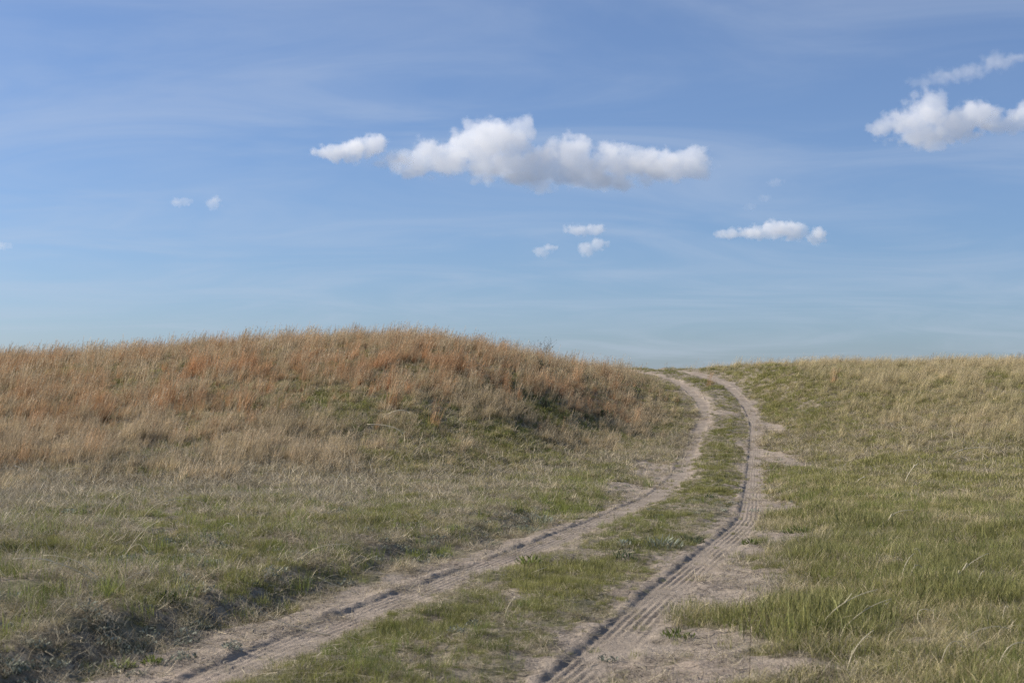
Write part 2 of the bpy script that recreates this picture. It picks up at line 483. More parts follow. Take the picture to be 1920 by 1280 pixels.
# ------------------------------------------------------------------ tuft meshes (unit height, leaning towards +X)
class Strips:
    def __init__(s): s.v, s.f, s.c = [], [], []
    def blade(s, pts, w, up=None, rnd=None, taper=1.0, t0=0.0, t1=1.0):
        """a flat tapering blade along pts (list of Vector)"""
        g = random.random() if rnd is None else rnd
        bl = random.random()
        n = len(pts)
        ang = random.uniform(0, math.pi)
        side0 = Vector((math.cos(ang), math.sin(ang), 0.15 * random.uniform(-1, 1)))
        base = len(s.v)
        for i, p in enumerate(pts):
            t = i / (n - 1)
            d = (pts[min(i + 1, n - 1)] - pts[max(i - 1, 0)]).normalized()
            sd = side0 - d * side0.dot(d)
            if sd.length < 1e-4: sd = d.orthogonal()
            sd.normalize()
            ww = w * (0.55 + 0.45 * min(1, t * 4)) * (1 - taper * t ** 2.2) * 0.5
            c = (t0 + (t1 - t0) * t, g, bl, 1)
            if i == n - 1 and taper >= 1:
                s.v.append(p); s.c.append(c)
            else:
                s.v += [p - sd * ww, p + sd * ww]; s.c += [c, c]
        for i in range(n - 1):
            a = base + 2 * i
            if i == n - 2 and taper >= 1: s.f.append((a, a + 1, a + 2))
            else: s.f.append((a, a + 1, a + 3, a + 2))
    def mesh(s, name, mat):
        me = mesh_from(name, [tuple(p) for p in s.v], s.f, mat)
        at = me.attributes.new('blade', 'FLOAT_COLOR', 'POINT')
        at.data.foreach_set('color', np.array(s.c, np.float32).ravel())
        me.polygons.foreach_set('use_smooth', np.ones(len(me.polygons), bool))
        return me

def arc(base, h, az, tilt, curl, n, jit=0.0):
    """points of a blade: starts tilted by tilt from vertical towards az and bends over by curl"""
    p = Vector(base); pts = [p.copy()]
    L = h / n
    for i in range(n):
        th = tilt + curl * ((i + 0.5) / n) ** 1.3
        a = az + jit * random.uniform(-1, 1)
        p = p + Vector((math.sin(th) * math.cos(a), math.sin(th) * math.sin(a), math.cos(th))) * L
        pts.append(p.copy())
    return pts

def tuft_tall(name, mat, nb=46, wid=0.013, spread=0.16, seeds=6):
    s = Strips()
    for k in range(nb):
        r, a = spread * math.sqrt(random.random()), random.uniform(0, 6.28)
        az = random.gauss(0, 0.75)
        s.blade(arc((r * math.cos(a), r * math.sin(a), -0.03), random.uniform(0.45, 1.0), az, random.gauss(0.22, 0.14),
                    abs(random.gauss(0.45, 0.3)), 3, 0.2), wid * random.uniform(0.6, 1.3))
    for k in range(seeds):      # seed stems with feathery heads
        r, a = spread * random.random(), random.uniform(0, 6.28)
        pts = arc((r * math.cos(a), r * math.sin(a), 0), random.uniform(1.0, 1.32), random.gauss(0, 0.5), random.gauss(0.17, 0.1), abs(random.gauss(0.25, 0.15)), 5)
        s.blade(pts, wid * 0.55, taper=0.4)
        for q in range(4):
            b = pts[-1].lerp(pts[-3], random.random())
            s.blade(arc(b, random.uniform(0.05, 0.1), random.gauss(0, 1.0), 0.5, 0.6, 2), wid * 0.9, t0=0.8)
    return s.mesh(name, mat)

def tuft_mid(name, mat, nb=40, wid=0.02, spread=0.35, curl=0.7, lean=0.2):
    s = Strips()
    for k in range(nb):
        r, a = spread * math.sqrt(random.random()), random.uniform(0, 6.28)
        az = random.gauss(0, 1.2)
        s.blade(arc((r * math.cos(a), r * math.sin(a), -0.04), random.uniform(0.4, 1.05), az, random.gauss(lean, 0.22),
                    abs(random.gauss(curl, 0.4)), 3, 0.25), wid * random.uniform(0.6, 1.3))
    return s.mesh(name, mat)

def tuft_short(name, mat, nb=34, wid=0.035, spread=0.6):
    s = Strips()
    for k in range(nb):
        r, a = spread * math.sqrt(random.random()), random.uniform(0, 6.28)
        s.blade(arc((r * math.cos(a), r * math.sin(a), -0.06), random.uniform(0.4, 1.1), random.uniform(0, 6.28), abs(random.gauss(0.1, 0.2)),
                    abs(random.gauss(0.35, 0.35)), 3, 0.2), wid * random.uniform(0.6, 1.3))
    return s.mesh(name, mat)

def tuft_thatch(name, mat, nb=34, wid=0.03, spread=1.0):
    s = Strips()
    for k in range(nb):
        r, a = spread * math.sqrt(random.random()), random.uniform(0, 6.28)
        az = random.gauss(0, 1.5)
        s.blade(arc((r * math.cos(a), r * math.sin(a), random.uniform(-0.05, 0.2)), random.uniform(0.6, 1.8), az, random.uniform(0.4, 1.3),
                    random.gauss(0.6, 0.7), 4, 0.7), wid * random.uniform(0.5, 1.3))
    return s.mesh(name, mat)

def tuft_forb(name, mat, nb=60, spread=0.9, leaf=0.16):
    """low leafy ground plant: short stems with small broad leaves"""
    s = Strips()
    for k in range(nb):
        r, a = spread * math.sqrt(random.random()), random.uniform(0, 6.28)
        b = Vector((r * math.cos(a), r * math.sin(a), random.uniform(0.0, 0.75) * (1 - 0.6 * r / spread)))
        s.blade(arc(b, random.uniform(0.2, 0.42), random.uniform(0, 6.28), random.uniform(0.2, 1.2), random.uniform(0, 0.8), 3, 0.3), leaf * random.uniform(0.5, 1.1))
    return s.mesh(name, mat)

def litter_bits(name, mat, nb=10, wid=0.05):
    s = Strips()
    for k in range(nb):
        r, a = 1.6 * random.random(), random.uniform(0, 6.28)
        s.blade(arc((r * math.cos(a), r * math.sin(a), 0.02 + 0.05 * random.random()), random.uniform(0.3, 1.3), random.uniform(0, 6.28), 1.5, random.gauss(0, 0.25), 3, 0.5),
                wid * random.uniform(0.5, 1.4), taper=0.6)
    return s.mesh(name, mat)

def proto_collection(name, meshes):
    c = bpy.data.collections.new(name)
    for i, me in enumerate(meshes):
        o = bpy.data.objects.new(f'{name}_{i:02d}', me)
        c.objects.link(o)
    return c

def instancer_tree(coll):
    ng = bpy.data.node_groups.new('scatter_' + coll.name, 'GeometryNodeTree')
    ng.interface.new_socket('Geometry', in_out='INPUT', socket_type='NodeSocketGeometry')
    ng.interface.new_socket('Geometry', in_out='OUTPUT', socket_type='NodeSocketGeometry')
    gi, go = ng.nodes.new('NodeGroupInput'), ng.nodes.new('NodeGroupOutput')
    ci = ng.nodes.new('GeometryNodeCollectionInfo')
    ci.inputs['Collection'].default_value = coll
    ci.inputs['Separate Children'].default_value = True
    ci.inputs['Reset Children'].default_value = True
    ip = ng.nodes.new('GeometryNodeInstanceOnPoints')
    ip.inputs['Pick Instance'].default_value = True
    def na(nm, dt):
        n = ng.nodes.new('GeometryNodeInputNamedAttribute'); n.data_type = dt; n.inputs['Name'].default_value = nm
        return n.outputs['Attribute']
    L = ng.links
    L.new(gi.outputs[0], ip.inputs['Points']); L.new(ci.outputs[0], ip.inputs['Instance'])
    L.new(na('idx', 'INT'), ip.inputs['Instance Index'])
    e2r = ng.nodes.new('FunctionNodeEulerToRotation')
    L.new(na('rot', 'FLOAT_VECTOR'), e2r.inputs[0]); L.new(e2r.outputs[0], ip.inputs['Rotation'])
    L.new(na('scl', 'FLOAT_VECTOR'), ip.inputs['Scale'])
    L.new(ip.outputs[0], go.inputs[0])
    return ng

def scatter(name, tree, nvar, X, Y, hgt, wide, tint, lean_spread, label, cat, sink=0.0):
    n = len(X)
    me = bpy.data.meshes.new(name)
    me.vertices.add(n)
    Z = height(X, Y) - sink
    me.vertices.foreach_set('co', np.stack([X, Y, Z], -1).astype(np.float32).ravel())
    def put(nm, ty, arr, key):
        a = me.attributes.new(nm, ty, 'POINT'); a.data.foreach_set(key, arr.ravel())
    put('idx', 'INT', rng.integers(0, nvar, n).astype(np.int32), 'value')
    rot = np.stack([rng.normal(0, 0.06, n), rng.normal(0, 0.06, n), rng.normal(0, lean_spread, n) if lean_spread < 3 else rng.uniform(0, 6.283, n)], -1)
    put('rot', 'FLOAT_VECTOR', rot.astype(np.float32), 'vector')
    put('scl', 'FLOAT_VECTOR', np.stack([wide, wide, hgt], -1).astype(np.float32), 'vector')
    put('tint', 'FLOAT', np.asarray(tint, np.float32), 'value')
    o = bpy.data.objects.new(name, me)
    md = o.modifiers.new('scatter', 'NODES'); md.node_group = tree
    o['kind'] = 'stuff'; o['label'] = label; o['category'] = cat
    COL.objects.link(o)
    return o

NV = 5
def kind(nm, fn):
    return instancer_tree(proto_collection(nm, [fn() for _ in range(NV)]))
def tuft_stems(name, mat, n=5):
    """a few tall thin seed stems with feathery heads"""
    s = Strips()
    for k in range(n):
        pts = arc((random.gauss(0, 0.12), random.gauss(0, 0.12), 0), random.uniform(0.7, 1.05), random.gauss(0, 0.6), random.gauss(0.2, 0.12), abs(random.gauss(0.3, 0.2)), 6)
        s.blade(pts, 0.011, taper=0.5)
        for q in range(7):
            b = pts[-1].lerp(pts[-3], random.random())
            s.blade(arc(b, random.uniform(0.05, 0.11), random.gauss(0, 1.0), 0.5, 0.6, 2), 0.014, t0=0.8)
    return s.mesh(name, mat)
def tuft_bent(name, mat, n=3):
    s = Strips()
    for k in range(n):
        s.blade(arc((random.gauss(0, 0.3), random.gauss(0, 0.3), 0), random.uniform(0.5, 1.1), random.gauss(0, 0.8), random.uniform(0.1, 0.8), random.uniform(0.6, 1.9), 7, 0.25), random.uniform(0.008, 0.015), taper=0.8)
    return s.mesh(name, mat)
T_BENT = kind('tuft_bent', lambda: tuft_bent('tuft_bent', M_MAT))
T_TALL = kind('tuft_russet', lambda: tuft_tall('tuft_russet', M_RUSSET, 40, 0.014, 0.13, 5))
T_STEMS = kind('tuft_stems', lambda: tuft_stems('tuft_stems', M_TANL))
T_TAN = kind('tuft_tan', lambda: tuft_tall('tuft_tan', M_TAN, 40, 0.017, 0.2, 4))
T_TANL = kind('tuft_faded', lambda: tuft_tall('tuft_faded', M_TANL, 40, 0.017, 0.2, 4))
T_TANMID = [kind('tuft_straw_near', lambda: tuft_mid('tuft_straw', M_TAN, 46, 0.013, 0.45, 0.9, 0.35)),
            kind('tuft_straw_far', lambda: tuft_mid('tuft_straw', M_TAN, 40, 0.022, 0.4, 0.9, 0.35))]
T_SHORT = [kind('tuft_green_near', lambda: tuft_short('tuft_green', M_GREEN, 44, 0.03, 0.8)),
           kind('tuft_green_far', lambda: tuft_short('tuft_green', M_GREEN, 36, 0.06, 0.8))]
T_LUSH = [kind('tuft_fresh_near', lambda: tuft_short('tuft_fresh', M_LUSH, 46, 0.02, 0.6)),
          kind('tuft_fresh_far', lambda: tuft_short('tuft_fresh', M_LUSH, 40, 0.04, 0.6))]
T_THATCH = [kind('tuft_thatch_near', lambda: tuft_thatch('tuft_thatch', M_MAT, 40, 0.026)),
            kind('tuft_thatch_far', lambda: tuft_thatch('tuft_thatch', M_MAT, 34, 0.05))]
T_SAGE = kind('tuft_sage', lambda: tuft_forb('tuft_sage', M_SAGE))
T_DARKBIT = kind('bits_dark', lambda: litter_bits('bits_dark', M_TWIG))
T_PALEBIT = kind('bits_pale', lambda: litter_bits('bits_pale', M_MAT, 9, 0.045))
LOD_Y = 20.0
def scatter2(name, trees, X, Y, h, w, tint, spread, label_near, label_far, cat):
    m = Y + rng.normal(0, 3.5, len(Y)) < LOD_Y
    for q, tr, lab in ((m, trees[0], label_near), (~m, trees[1], label_far)):
        if q.sum(): scatter(name, tr, NV, X[q], Y[q], h[q], w[q], tint[q], spread, lab, cat)

# ------------------------------------------------------------------ where each grass grows
def sample(n_per_unit, y0=4.6, y1=76.0, power=1.3, yref=10.0):
    """points over the wedge of land in view (with a margin), thinner with distance"""
    yy = np.linspace(y0, y1, 2000)
    rho = n_per_unit * np.minimum(1.0, (yref / yy) ** power)
    wid = 0.86 * yy + 3.0
    cum = np.concatenate([[0], np.cumsum(rho * wid)[:-1] * (yy[1] - yy[0])])
    N = int(cum[-1])
    Y = np.interp(rng.uniform(0, cum[-1], N), cum, yy)
    X = (rng.uniform(-0.5, 0.5, N)) * (0.86 * Y + 3.0)
    return X, Y

def blobs(X, Y, pts):
    out = np.zeros_like(X)
    for (px, py, rx, ry) in pts:
        cx, cy_ = ground_at(px, py)
        out = np.maximum(out, np.exp(-(((X - cx) / rx) ** 2 + ((Y - cy_) / ry) ** 2)))
    return out

RUSSET_PX = [(320, 740, 1.1, 2.2), (455, 752, 0.8, 1.8), (190, 775, 0.7, 2.0), (730, 735, 1.6, 2.5), (815, 770, 0.9, 2.0), (870, 690, 1.8, 2.5), (1090, 715, 1.6, 2.5),
             (1150, 715, 1.4, 2.5), (960, 735, 1.4, 2.2), (560, 700, 2.2, 2.0), (420, 700, 1.6, 2.0), (90, 690, 2.0, 2.5), (1060, 745, 1.0, 2.0), (650, 690, 1.5, 2.0)]
GREENSPOT_PX = [(1480, 785, 0.9, 4.0), (1465, 900, 0.8, 3.6), (1100, 960, 0.9, 2.0), (1120, 905, 1.0, 3.4), (1560, 942, 1.2, 2.2), (840, 815, 1.4, 2.4), (1030, 785, 1.6, 2.6),
                (1265, 820, 0.7, 4.0), (1640, 960, 1.6, 1.8), (590, 760, 1.4, 1.8), (115, 700, 0.9, 1.4), (300, 860, 0.8, 1.8), (1130, 830, 1.8, 3.5), (960, 830, 1.2, 2.4),
                (1210, 860, 1.0, 3.0), (1560, 800, 0.8, 4.0)]
TANSPOT_PX = [(1750, 800, 4.0, 4.0), (1620, 790, 2.0, 3.0), (900, 880, 2.5, 2.4), (1190, 800, 1.2, 4.0), (560, 880, 2.0, 2.4), (200, 840, 3.0, 3.0), (1850, 700, 6, 5)]

GAPS_PX = [(1018, 692, 1.3, 2.0), (1095, 722, 0.9, 1.8), (1192, 735, 0.8, 1.8), (1015, 765, 1.0, 1.6), (872, 682, 1.0, 1.5), (640, 690, 0.8, 1.5), (700, 760, 1.2, 1.4),
           (110, 700, 1.4, 1.8), (240, 730, 0.7, 1.5), (530, 745, 1.2, 1.5), (930, 700, 0.7, 1.6), (400, 745, 0.6, 1.5), (780, 700, 0.7, 1.5)]
def fields(X, Y):
    dl, dr = rut_d(X, Y)
    t = hill_t(X, Y)
    bare = bare_mask(X, Y)
    left = dl < 0
    right = dr > 0
    mid = ~left & ~right
    n = fbm(X * 0.35, Y * 0.22, 81, 4, 0.55)
    n2 = fbm(X * 0.9, Y * 0.5, 82, 4, 0.55)
    global SOFT
    SOFT = bare_mask(X, Y, True)
    return dl, dr, t, bare, left, right, mid, n, n2

def keep(p): return rng.random(len(p)) < p

def grow():
    # tall russet bunchgrass on the left hill
    X, Y = sample(330, 16, 76, 1.15)
    dl, dr, t, bare, left, right, mid, n, n2 = fields(X, Y)
    up = sstep(0.20, 0.46, t + (n - 0.5) * 0.7)
    spots, gs, gaps = blobs(X, Y, RUSSET_PX), blobs(X, Y, GREENSPOT_PX), blobs(X, Y, GAPS_PX)
    near_road = sstep(0.8, 3.2, -dl)
    cl = fbm(X * 1.6, Y * 0.8, 84, 3, 0.55)
    p = left * up * (0.04 + 0.46 * sstep(0.43, 0.62, cl) + spots * 0.22) * near_road * (1 - 0.9 * gs) * (1 - 0.95 * gaps) * (1 - bare) * (t < 1.5)
    k = keep(np.clip(p, 0, 1))
    x, y = X[k], Y[k]
    taper = 1 - 0.35 * sstep(1000, 1150, bearing(x, y))
    h = taper * (0.20 + 0.12 * n[k] + 0.32 * rng.random(k.sum()) ** 2.0) * (0.7 + 0.3 * up[k]) * (0.35 + 1.1 * cl[k])
    tint = np.clip(spots[k] * 0.6 + 2.0 * (fbm(x * 0.9, y * 0.5, 85, 3) - 0.43) + rng.normal(0, 0.2, k.sum()), 0, 1)
    scatter('russet_grass', T_TALL, NV, x, y, h, h * rng.uniform(0.8, 1.3, len(x)), tint, 0.45, 'tall russet and tan bunchgrass covering the upper left hillside', 'grass')
    # tall thin seed stems that stand above it and along both crests
    X, Y = sample(24, 20, 74, 1.0)
    dl, dr, t, bare, left, right, mid, n, n2 = fields(X, Y)
    p = (left * sstep(0.3, 0.6, t) + right * 0.6 * sstep(0.6, 0.95, t)) * sstep(0.40, 0.62, fbm(X * 0.8, Y * 0.5, 86, 3)) * (1 - bare) * (t < 1.25) * sstep(0.8, 2.5, np.maximum(-dl, dr))
    k = keep(np.clip(p, 0, 1))
    h = np.where(left[k], 0.48 + 0.32 * rng.random(k.sum()), 0.36 + 0.25 * rng.random(k.sum()))
    scatter('seed_stems', T_STEMS, NV, X[k], Y[k], h, h, np.clip(0.6 + rng.normal(0, 0.2, k.sum()), 0, 1), 0.5, 'thin seed stems standing above the grass along the crests', 'grass')
    # tall tan grass: right ridge and lower left slope
    X, Y = sample(260, 16, 76, 1.15)
    dl, dr, t, bare, left, right, mid, n, n2 = fields(X, Y)
    ts, gs, gaps = blobs(X, Y, TANSPOT_PX), blobs(X, Y, GREENSPOT_PX), blobs(X, Y, GAPS_PX)
    cl = fbm(X * 1.4, Y * 0.7, 87, 3, 0.55)
    pr = right * (0.55 * sstep(0.30, 0.85, t + (n - 0.5) * 0.6) + 0.35 * ts) * sstep(1.2, 6.0, dr) * (0.35 + 1.0 * sstep(0.4, 0.6, cl))
    pl = left * np.where(t > 0.4, 0.20, 0.38) * sstep(0.0, 0.35, t + (n - 0.5) * 0.5) * sstep(0.6, 1.8, -dl) * (0.3 + sstep(0.4, 0.6, cl))
    k = keep(np.clip((pr + pl) * (1 - bare) * (1 - 0.85 * gs) * (1 - 0.8 * gaps), 0, 1) * (t < 1.5))
    x, y = X[k], Y[k]
    h = np.where(right[k], 0.17 + 0.12 * n[k] + 0.14 * rng.random(k.sum()), 0.24 + 0.20 * rng.random(k.sum())) * (0.4 + 1.1 * cl[k])
    tint = np.clip(0.22 + 1.1 * (n2[k] - 0.5) + 0.4 * ts[k] + 0.45 * sstep(0.7, 1.0, t[k]) * right[k] + rng.normal(0, 0.2, k.sum()) + 0.12 * left[k], 0, 1)
    rt = right[k]
    scatter('tan_grass', T_TAN, NV, x[rt], y[rt], h[rt], h[rt] * 1.2, tint[rt], 0.5, 'pale tan and olive grass leaning over on the right hand ridge', 'grass')
    rt = ~rt
    scatter('tan_grass', T_TANL, NV, x[rt], y[rt], h[rt], h[rt] * 1.2, tint[rt], 0.5, 'faded tan grass mixed through the left slope', 'grass')
    # dry thatch everywhere off the track, thickest on the lower left slope
    X, Y = sample(260, 4.6, 74, 1.2)
    dl, dr, t, bare, left, right, mid, n, n2 = fields(X, Y)
    ts = blobs(X, Y, TANSPOT_PX)
    low = np.exp(-((t - 0.12) / 0.35) ** 2)
    p = np.where(left, 0.30 + 0.55 * low * sstep(0.35, 0.55, n), np.where(right, 0.20 + 0.25 * ts + 0.25 * sstep(0.45, 0.65, n2), 0.22))
    patch = np.where(left & (Y < 24), 0.2 + 1.1 * sstep(0.38, 0.58, fbm(X * 1.9, Y * 1.3, 96, 4, 0.6)), 1.0)
    k = keep(np.clip(p * patch, 0, 1) * (1 - 0.9 * bare) * (t < 1.2))
    x, y = X[k], Y[k]
    h = (0.055 + 0.05 * rng.random(k.sum())) * (0.9 + 0.8 * low[k]) * np.where(mid[k], 0.6, 1.0)
    tint = np.clip(0.42 + 1.1 * (n2[k] - 0.5) + rng.normal(0, 0.24, k.sum()), 0, 1)
    lf = left[k]
    scatter2('dry_grass', T_THATCH, x[lf], y[lf], h[lf], h[lf] * 1.3, tint[lf], 9, 'dry grey thatch of dead grass on the left foreground bank', 'dry grey thatch of dead grass on the lower left slope', 'grass')
    scatter2('dry_grass', T_THATCH, x[~lf], y[~lf], h[~lf], h[~lf] * 1.3, tint[~lf], 9, 'dry thatch of dead grass in the right foreground meadow and turf strip', 'dry thatch of dead grass on the right slope', 'grass')
    # medium tan wisps
    X, Y = sample(170, 5, 74, 1.2)
    dl, dr, t, bare, left, right, mid, n, n2 = fields(X, Y)
    ts = blobs(X, Y, TANSPOT_PX)
    p = np.where(left, 0.07 + 0.5 * sstep(-0.2, 0.25, t) * sstep(0.4, 0.6, n2), np.where(right, 0.12 + 0.16 * (Y < 22) * sstep(0.4, 0.6, n2) + 0.40 * ts + 0.30 * sstep(0.46, 0.60, n), 0.05))
    k = keep(np.clip(p * (1 - bare) ** 2 * (1 - 0.6 * SOFT) * (t < 1.3), 0, 1))
    x, y = X[k], Y[k]
    h = (0.13 + 0.14 * rng.random(k.sum())) * np.where(mid[k], 0.5, 1) * np.where(left[k], np.interp(y, [5, 14, 30], [0.45, 0.5, 1.0]), np.interp(y, [5, 14, 30], [0.7, 0.75, 1.0]))
    tint = np.clip(0.32 + 0.9 * (n2[k] - 0.5) + rng.normal(0, 0.22, k.sum()), 0, 1)
    lf = left[k]
    scatter2('straw_grass', T_TANMID, x[lf], y[lf], h[lf], h[lf] * 1.2, tint[lf], 0.9, 'wispy straw coloured grass on the left foreground bank', 'wispy straw coloured grass scattered over the left slope', 'grass')
    scatter2('straw_grass', T_TANMID, x[~lf], y[~lf], h[~lf], h[~lf] * 1.2, tint[~lf], 0.9, 'wispy straw coloured grass in the right foreground', 'wispy straw coloured grass on the right slope', 'grass')
    # green grass
    X, Y = sample(430, 4.6, 74, 1.2)
    dl, dr, t, bare, left, right, mid, n, n2 = fields(X, Y)
    gs, gaps = blobs(X, Y, GREENSPOT_PX), blobs(X, Y, GAPS_PX)
    nr = sstep(0.42, 0.60, n2)
    patch = np.where(Y < 24, sstep(0.40, 0.60, fbm(X * 2.4, Y * 1.5, 95, 4, 0.6)) * 1.25, 1.0)
    pl = np.interp(Y, [6, 12, 22], [0.30, 0.46, 0.66]) * (1 - sstep(0.0, 0.5, t)) * (0.25 + 0.75 * nr) + 0.14 + 0.5 * gaps + 0.6 * gs + 0.45 * np.exp(-((-dl - 1.3) / 0.9) ** 2) * (Y > 16)
    pl = pl * (0.12 + patch)
    pr = 0.90 * (1 - 0.65 * sstep(0.5, 1.0, t)) * (0.45 + 0.55 * nr) * np.where(Y < 26, 0.35 + 0.7 * patch, 1.0) + 0.6 * gs
    pm = 0.85 * (0.36 + 0.64 * sstep(0.40, 0.55, fbm(X * 1.1, Y * 0.5, 88, 3)))
    soft = SOFT
    p = np.where(left, pl, np.where(right, pr, pm)) * (1 - 0.97 * bare) * (1 - np.where(mid, 0.15, 0.5) * soft) * (t < 1.3)
    k = keep(np.clip(p, 0, 1))
    x, y = X[k], Y[k]
    hn = fbm(x * 1.3, y * 0.9, 89, 3)
    lush = right[k] * (1 - sstep(12, 38, y))
    h = np.where(mid[k], 0.035 + 0.05 * rng.random(k.sum()), 0.04 + 0.05 * rng.random(k.sum()) + (0.03 * right[k] + 0.05 * lush) * rng.random(k.sum())) * (0.15 + 1.7 * hn)
    h *= np.where(y > 25, 1.3, 1.0) * (1 - 0.45 * soft[k])
    tint = np.clip(0.42 + 1.0 * (fbm(x * 0.5, y * 0.3, 90, 3) - 0.5) + rng.normal(0, 0.22, k.sum()) + 0.4 * sstep(16, 32, y) * right[k] + 0.2 * sstep(20, 36, y) + 0.2 * gs[k], 0, 1)
    wide = h * np.where(y > 25, 1.3, 1.1)
    for q, la, lb in ((left[k], 'short olive green grass on the left foreground bank', 'short olive green grass on the left slope'),
                      (right[k], 'green grass of the right foreground meadow', 'yellow green grass on the right slope'),
                      (mid[k], 'short green turf on the near strip between the two wheel ruts', 'short green turf on the far strip between the two wheel ruts')):
        scatter2('green_grass', T_SHORT, x[q], y[q], h[q], wide[q], tint[q], 9, la, lb, 'grass')
    # longer fresh grass on the right foreground and in the bright spots
    X, Y = sample(190, 4.6, 62, 1.2)
    dl, dr, t, bare, left, right, mid, n, n2 = fields(X, Y)
    gs = blobs(X, Y, GREENSPOT_PX)
    p = np.where(right, 0.32 * (1 - sstep(11, 34, Y)) * sstep(0.45, 0.62, n2) * sstep(0.8, 2.0, dr) + 0.7 * gs,
                 np.where(left, 0.65 * gs + 0.10 * (1 - sstep(16, 30, Y)), 0.22 * sstep(0.5, 0.65, n2)))
    k = keep(np.clip(p, 0, 1) * (1 - bare) ** 2 * (1 - 0.75 * SOFT))
    x, y = X[k], Y[k]
    h = np.where(mid[k], 0.07 + 0.06 * rng.random(k.sum()), 0.08 + 0.12 * rng.random(k.sum()))
    tint = np.clip(0.45 + rng.normal(0, 0.22, k.sum()) + 0.4 * gs[k], 0, 1)
    scatter2('fresh_grass', T_LUSH, x, y, h, h * 0.9, tint, 9, 'longer fresh green grass in patches of the foreground', 'bright green grass patches farther along the track', 'grass')
    # loose bent straw blades
    X, Y = sample(9, 5, 60, 0.6)
    dl, dr, t, bare, left, right, mid, n, n2 = fields(X, Y)
    p = np.where(left, 0.9, np.where(right, 0.25 + 0.75 * sstep(1.5, 3.5, dr), 0.06)) * (1 - bare) * (t < 1.1) * (0.3 + 0.9 * n2)
    k = keep(np.clip(p, 0, 1))
    h = 0.10 + 0.28 * rng.random(k.sum()) ** 1.5
    scatter('loose_straw', T_BENT, NV, X[k], Y[k], h, h, rng.random(k.sum()), 0.7, 'loose bent straw blades sticking out of the grass on both sides', 'grass')
    # grey green low forbs along the banks
    X, Y = sample(70, 4.6, 50, 1.1)
    dl, dr, t, bare, left, right, mid, n, n2 = fields(X, Y)
    nf = sstep(0.52, 0.66, fbm(X * 0.7, Y * 0.4, 93, 3))
    p = np.where(left, 0.5 * nf * (1 - sstep(0.1, 0.4, t)) + 0.22 * np.exp(-((-dl - 1.0) / 0.6) ** 2), np.where(mid, 0.10 * sstep(0.45, 0.9, dl) * nf, 0.22 * nf))
    k = keep(np.clip(p, 0, 1) * (1 - 0.9 * bare))
    x, y = X[k], Y[k]
    h = 0.04 + 0.05 * rng.random(k.sum())
    scatter('ground_cover', T_SAGE, NV, x, y, h, h * 1.2, rng.random(k.sum()), 9, 'low grey green leafy plants along the banks of the track', 'ground cover')
    # plant litter on the sand
    X, Y = sample(150, 4.6, 60, 1.25)
    dl, dr, t, bare, left, right, mid, n, n2 = fields(X, Y)
    core = np.minimum(np.abs(dl), np.abs(dr)) < 0.17
    p = np.where(core, 0.05, 0.8) * (bare > 0.25) * (np.minimum(np.abs(dl), np.abs(dr)) < 1.8) * sstep(0.25, 0.6, n2)
    k = keep(p)
    x, y = X[k], Y[k]
    h = 0.035 + 0.04 * rng.random(k.sum())
    scatter('plant_litter', T_DARKBIT, NV, x, y, h, h * 1.3, rng.random(k.sum()), 9, 'dark bits of dead roots and stems strewn on the sand', 'litter')
    X, Y = sample(60, 4.6, 50, 1.25)
    dl, dr, t, bare, left, right, mid, n, n2 = fields(X, Y)
    core = np.minimum(np.abs(dl), np.abs(dr)) < 0.17
    k = keep(np.where(core, 0.03, 0.5) * np.ones_like(X))
    x, y = X[k], Y[k]
    h = 0.05 + 0.07 * rng.random(k.sum())
    scatter('straw_litter', T_PALEBIT, NV, x, y, h, h * 1.3, rng.random(k.sum()), 9, 'pale bits of broken straw lying over sand and turf', 'litter')
grow()

# ------------------------------------------------------------------ single plants
def thing(name, me, loc, label, cat, group=None, rz=0.0, sc_=1.0):
    o = bpy.data.objects.new(name, me)
    o.location = loc; o.rotation_euler = (0, 0, rz); o.scale = (sc_, sc_, sc_) if np.isscalar(sc_) else sc_
    o['label'] = label; o['category'] = cat
    if group: o['group'] = group
    COL.objects.link(o)
    return o
def part(name, me, parent, stuff=False):
    o = bpy.data.objects.new(name, me); o.parent = parent
    if stuff: o['kind'] = 'stuff'
    COL.objects.link(o)
    return o
def empty(name, loc, label, cat, group=None, rz=0.0):
    o = bpy.data.objects.new(name, None)
    o.location = loc; o.rotation_euler = (0, 0, rz); o['label'] = label; o['category'] = cat
    if group: o['group'] = group
    COL.objects.link(o)
    return o
def ground_point(px, py, sink=0.0):
    x, y = ground_at(px, py)
    return Vector((x, y, float(height(np.array([x]), np.array([y]))[0]) - sink))

def tube(s, pts, r0, r1, sides=5, g=None):
    g = random.random() if g is None else g
    b = random.random()
    base = len(s.v); n = len(pts)
    for i, p in enumerate(pts):
        d = (pts[min(i + 1, n - 1)] - pts[max(i - 1, 0)]).normalized()
        u = d.cross(Vector((0.3, 1, 0.2))).normalized(); v = d.cross(u)
        t = i / (n - 1); r = r0 + (r1 - r0) * t
        for k in range(sides):
            a = 2 * math.pi * k / sides
            s.v.append(p + u * (r * math.cos(a)) + v * (r * math.sin(a))); s.c.append((t, g, b, 1))
    for i in range(n - 1):
        for k in range(sides):
            a, b_ = base + i * sides + k, base + i * sides + (k + 1) % sides
            s.f.append((a, b_, b_ + sides, a + sides))
    s.f.append(tuple(base + k for k in range(sides))[::-1])
    s.f.append(tuple(base + (n - 1) * sides + k for k in range(sides)))

def bez(a, b, c, n=12):
    # quadratic curve THROUGH b at its middle
    m = b * 2 - (a + c) * 0.5
    return [a * (1 - t) ** 2 + m * (2 * t * (1 - t)) + c * t ** 2 for t in (i / n for i in range(n + 1))]

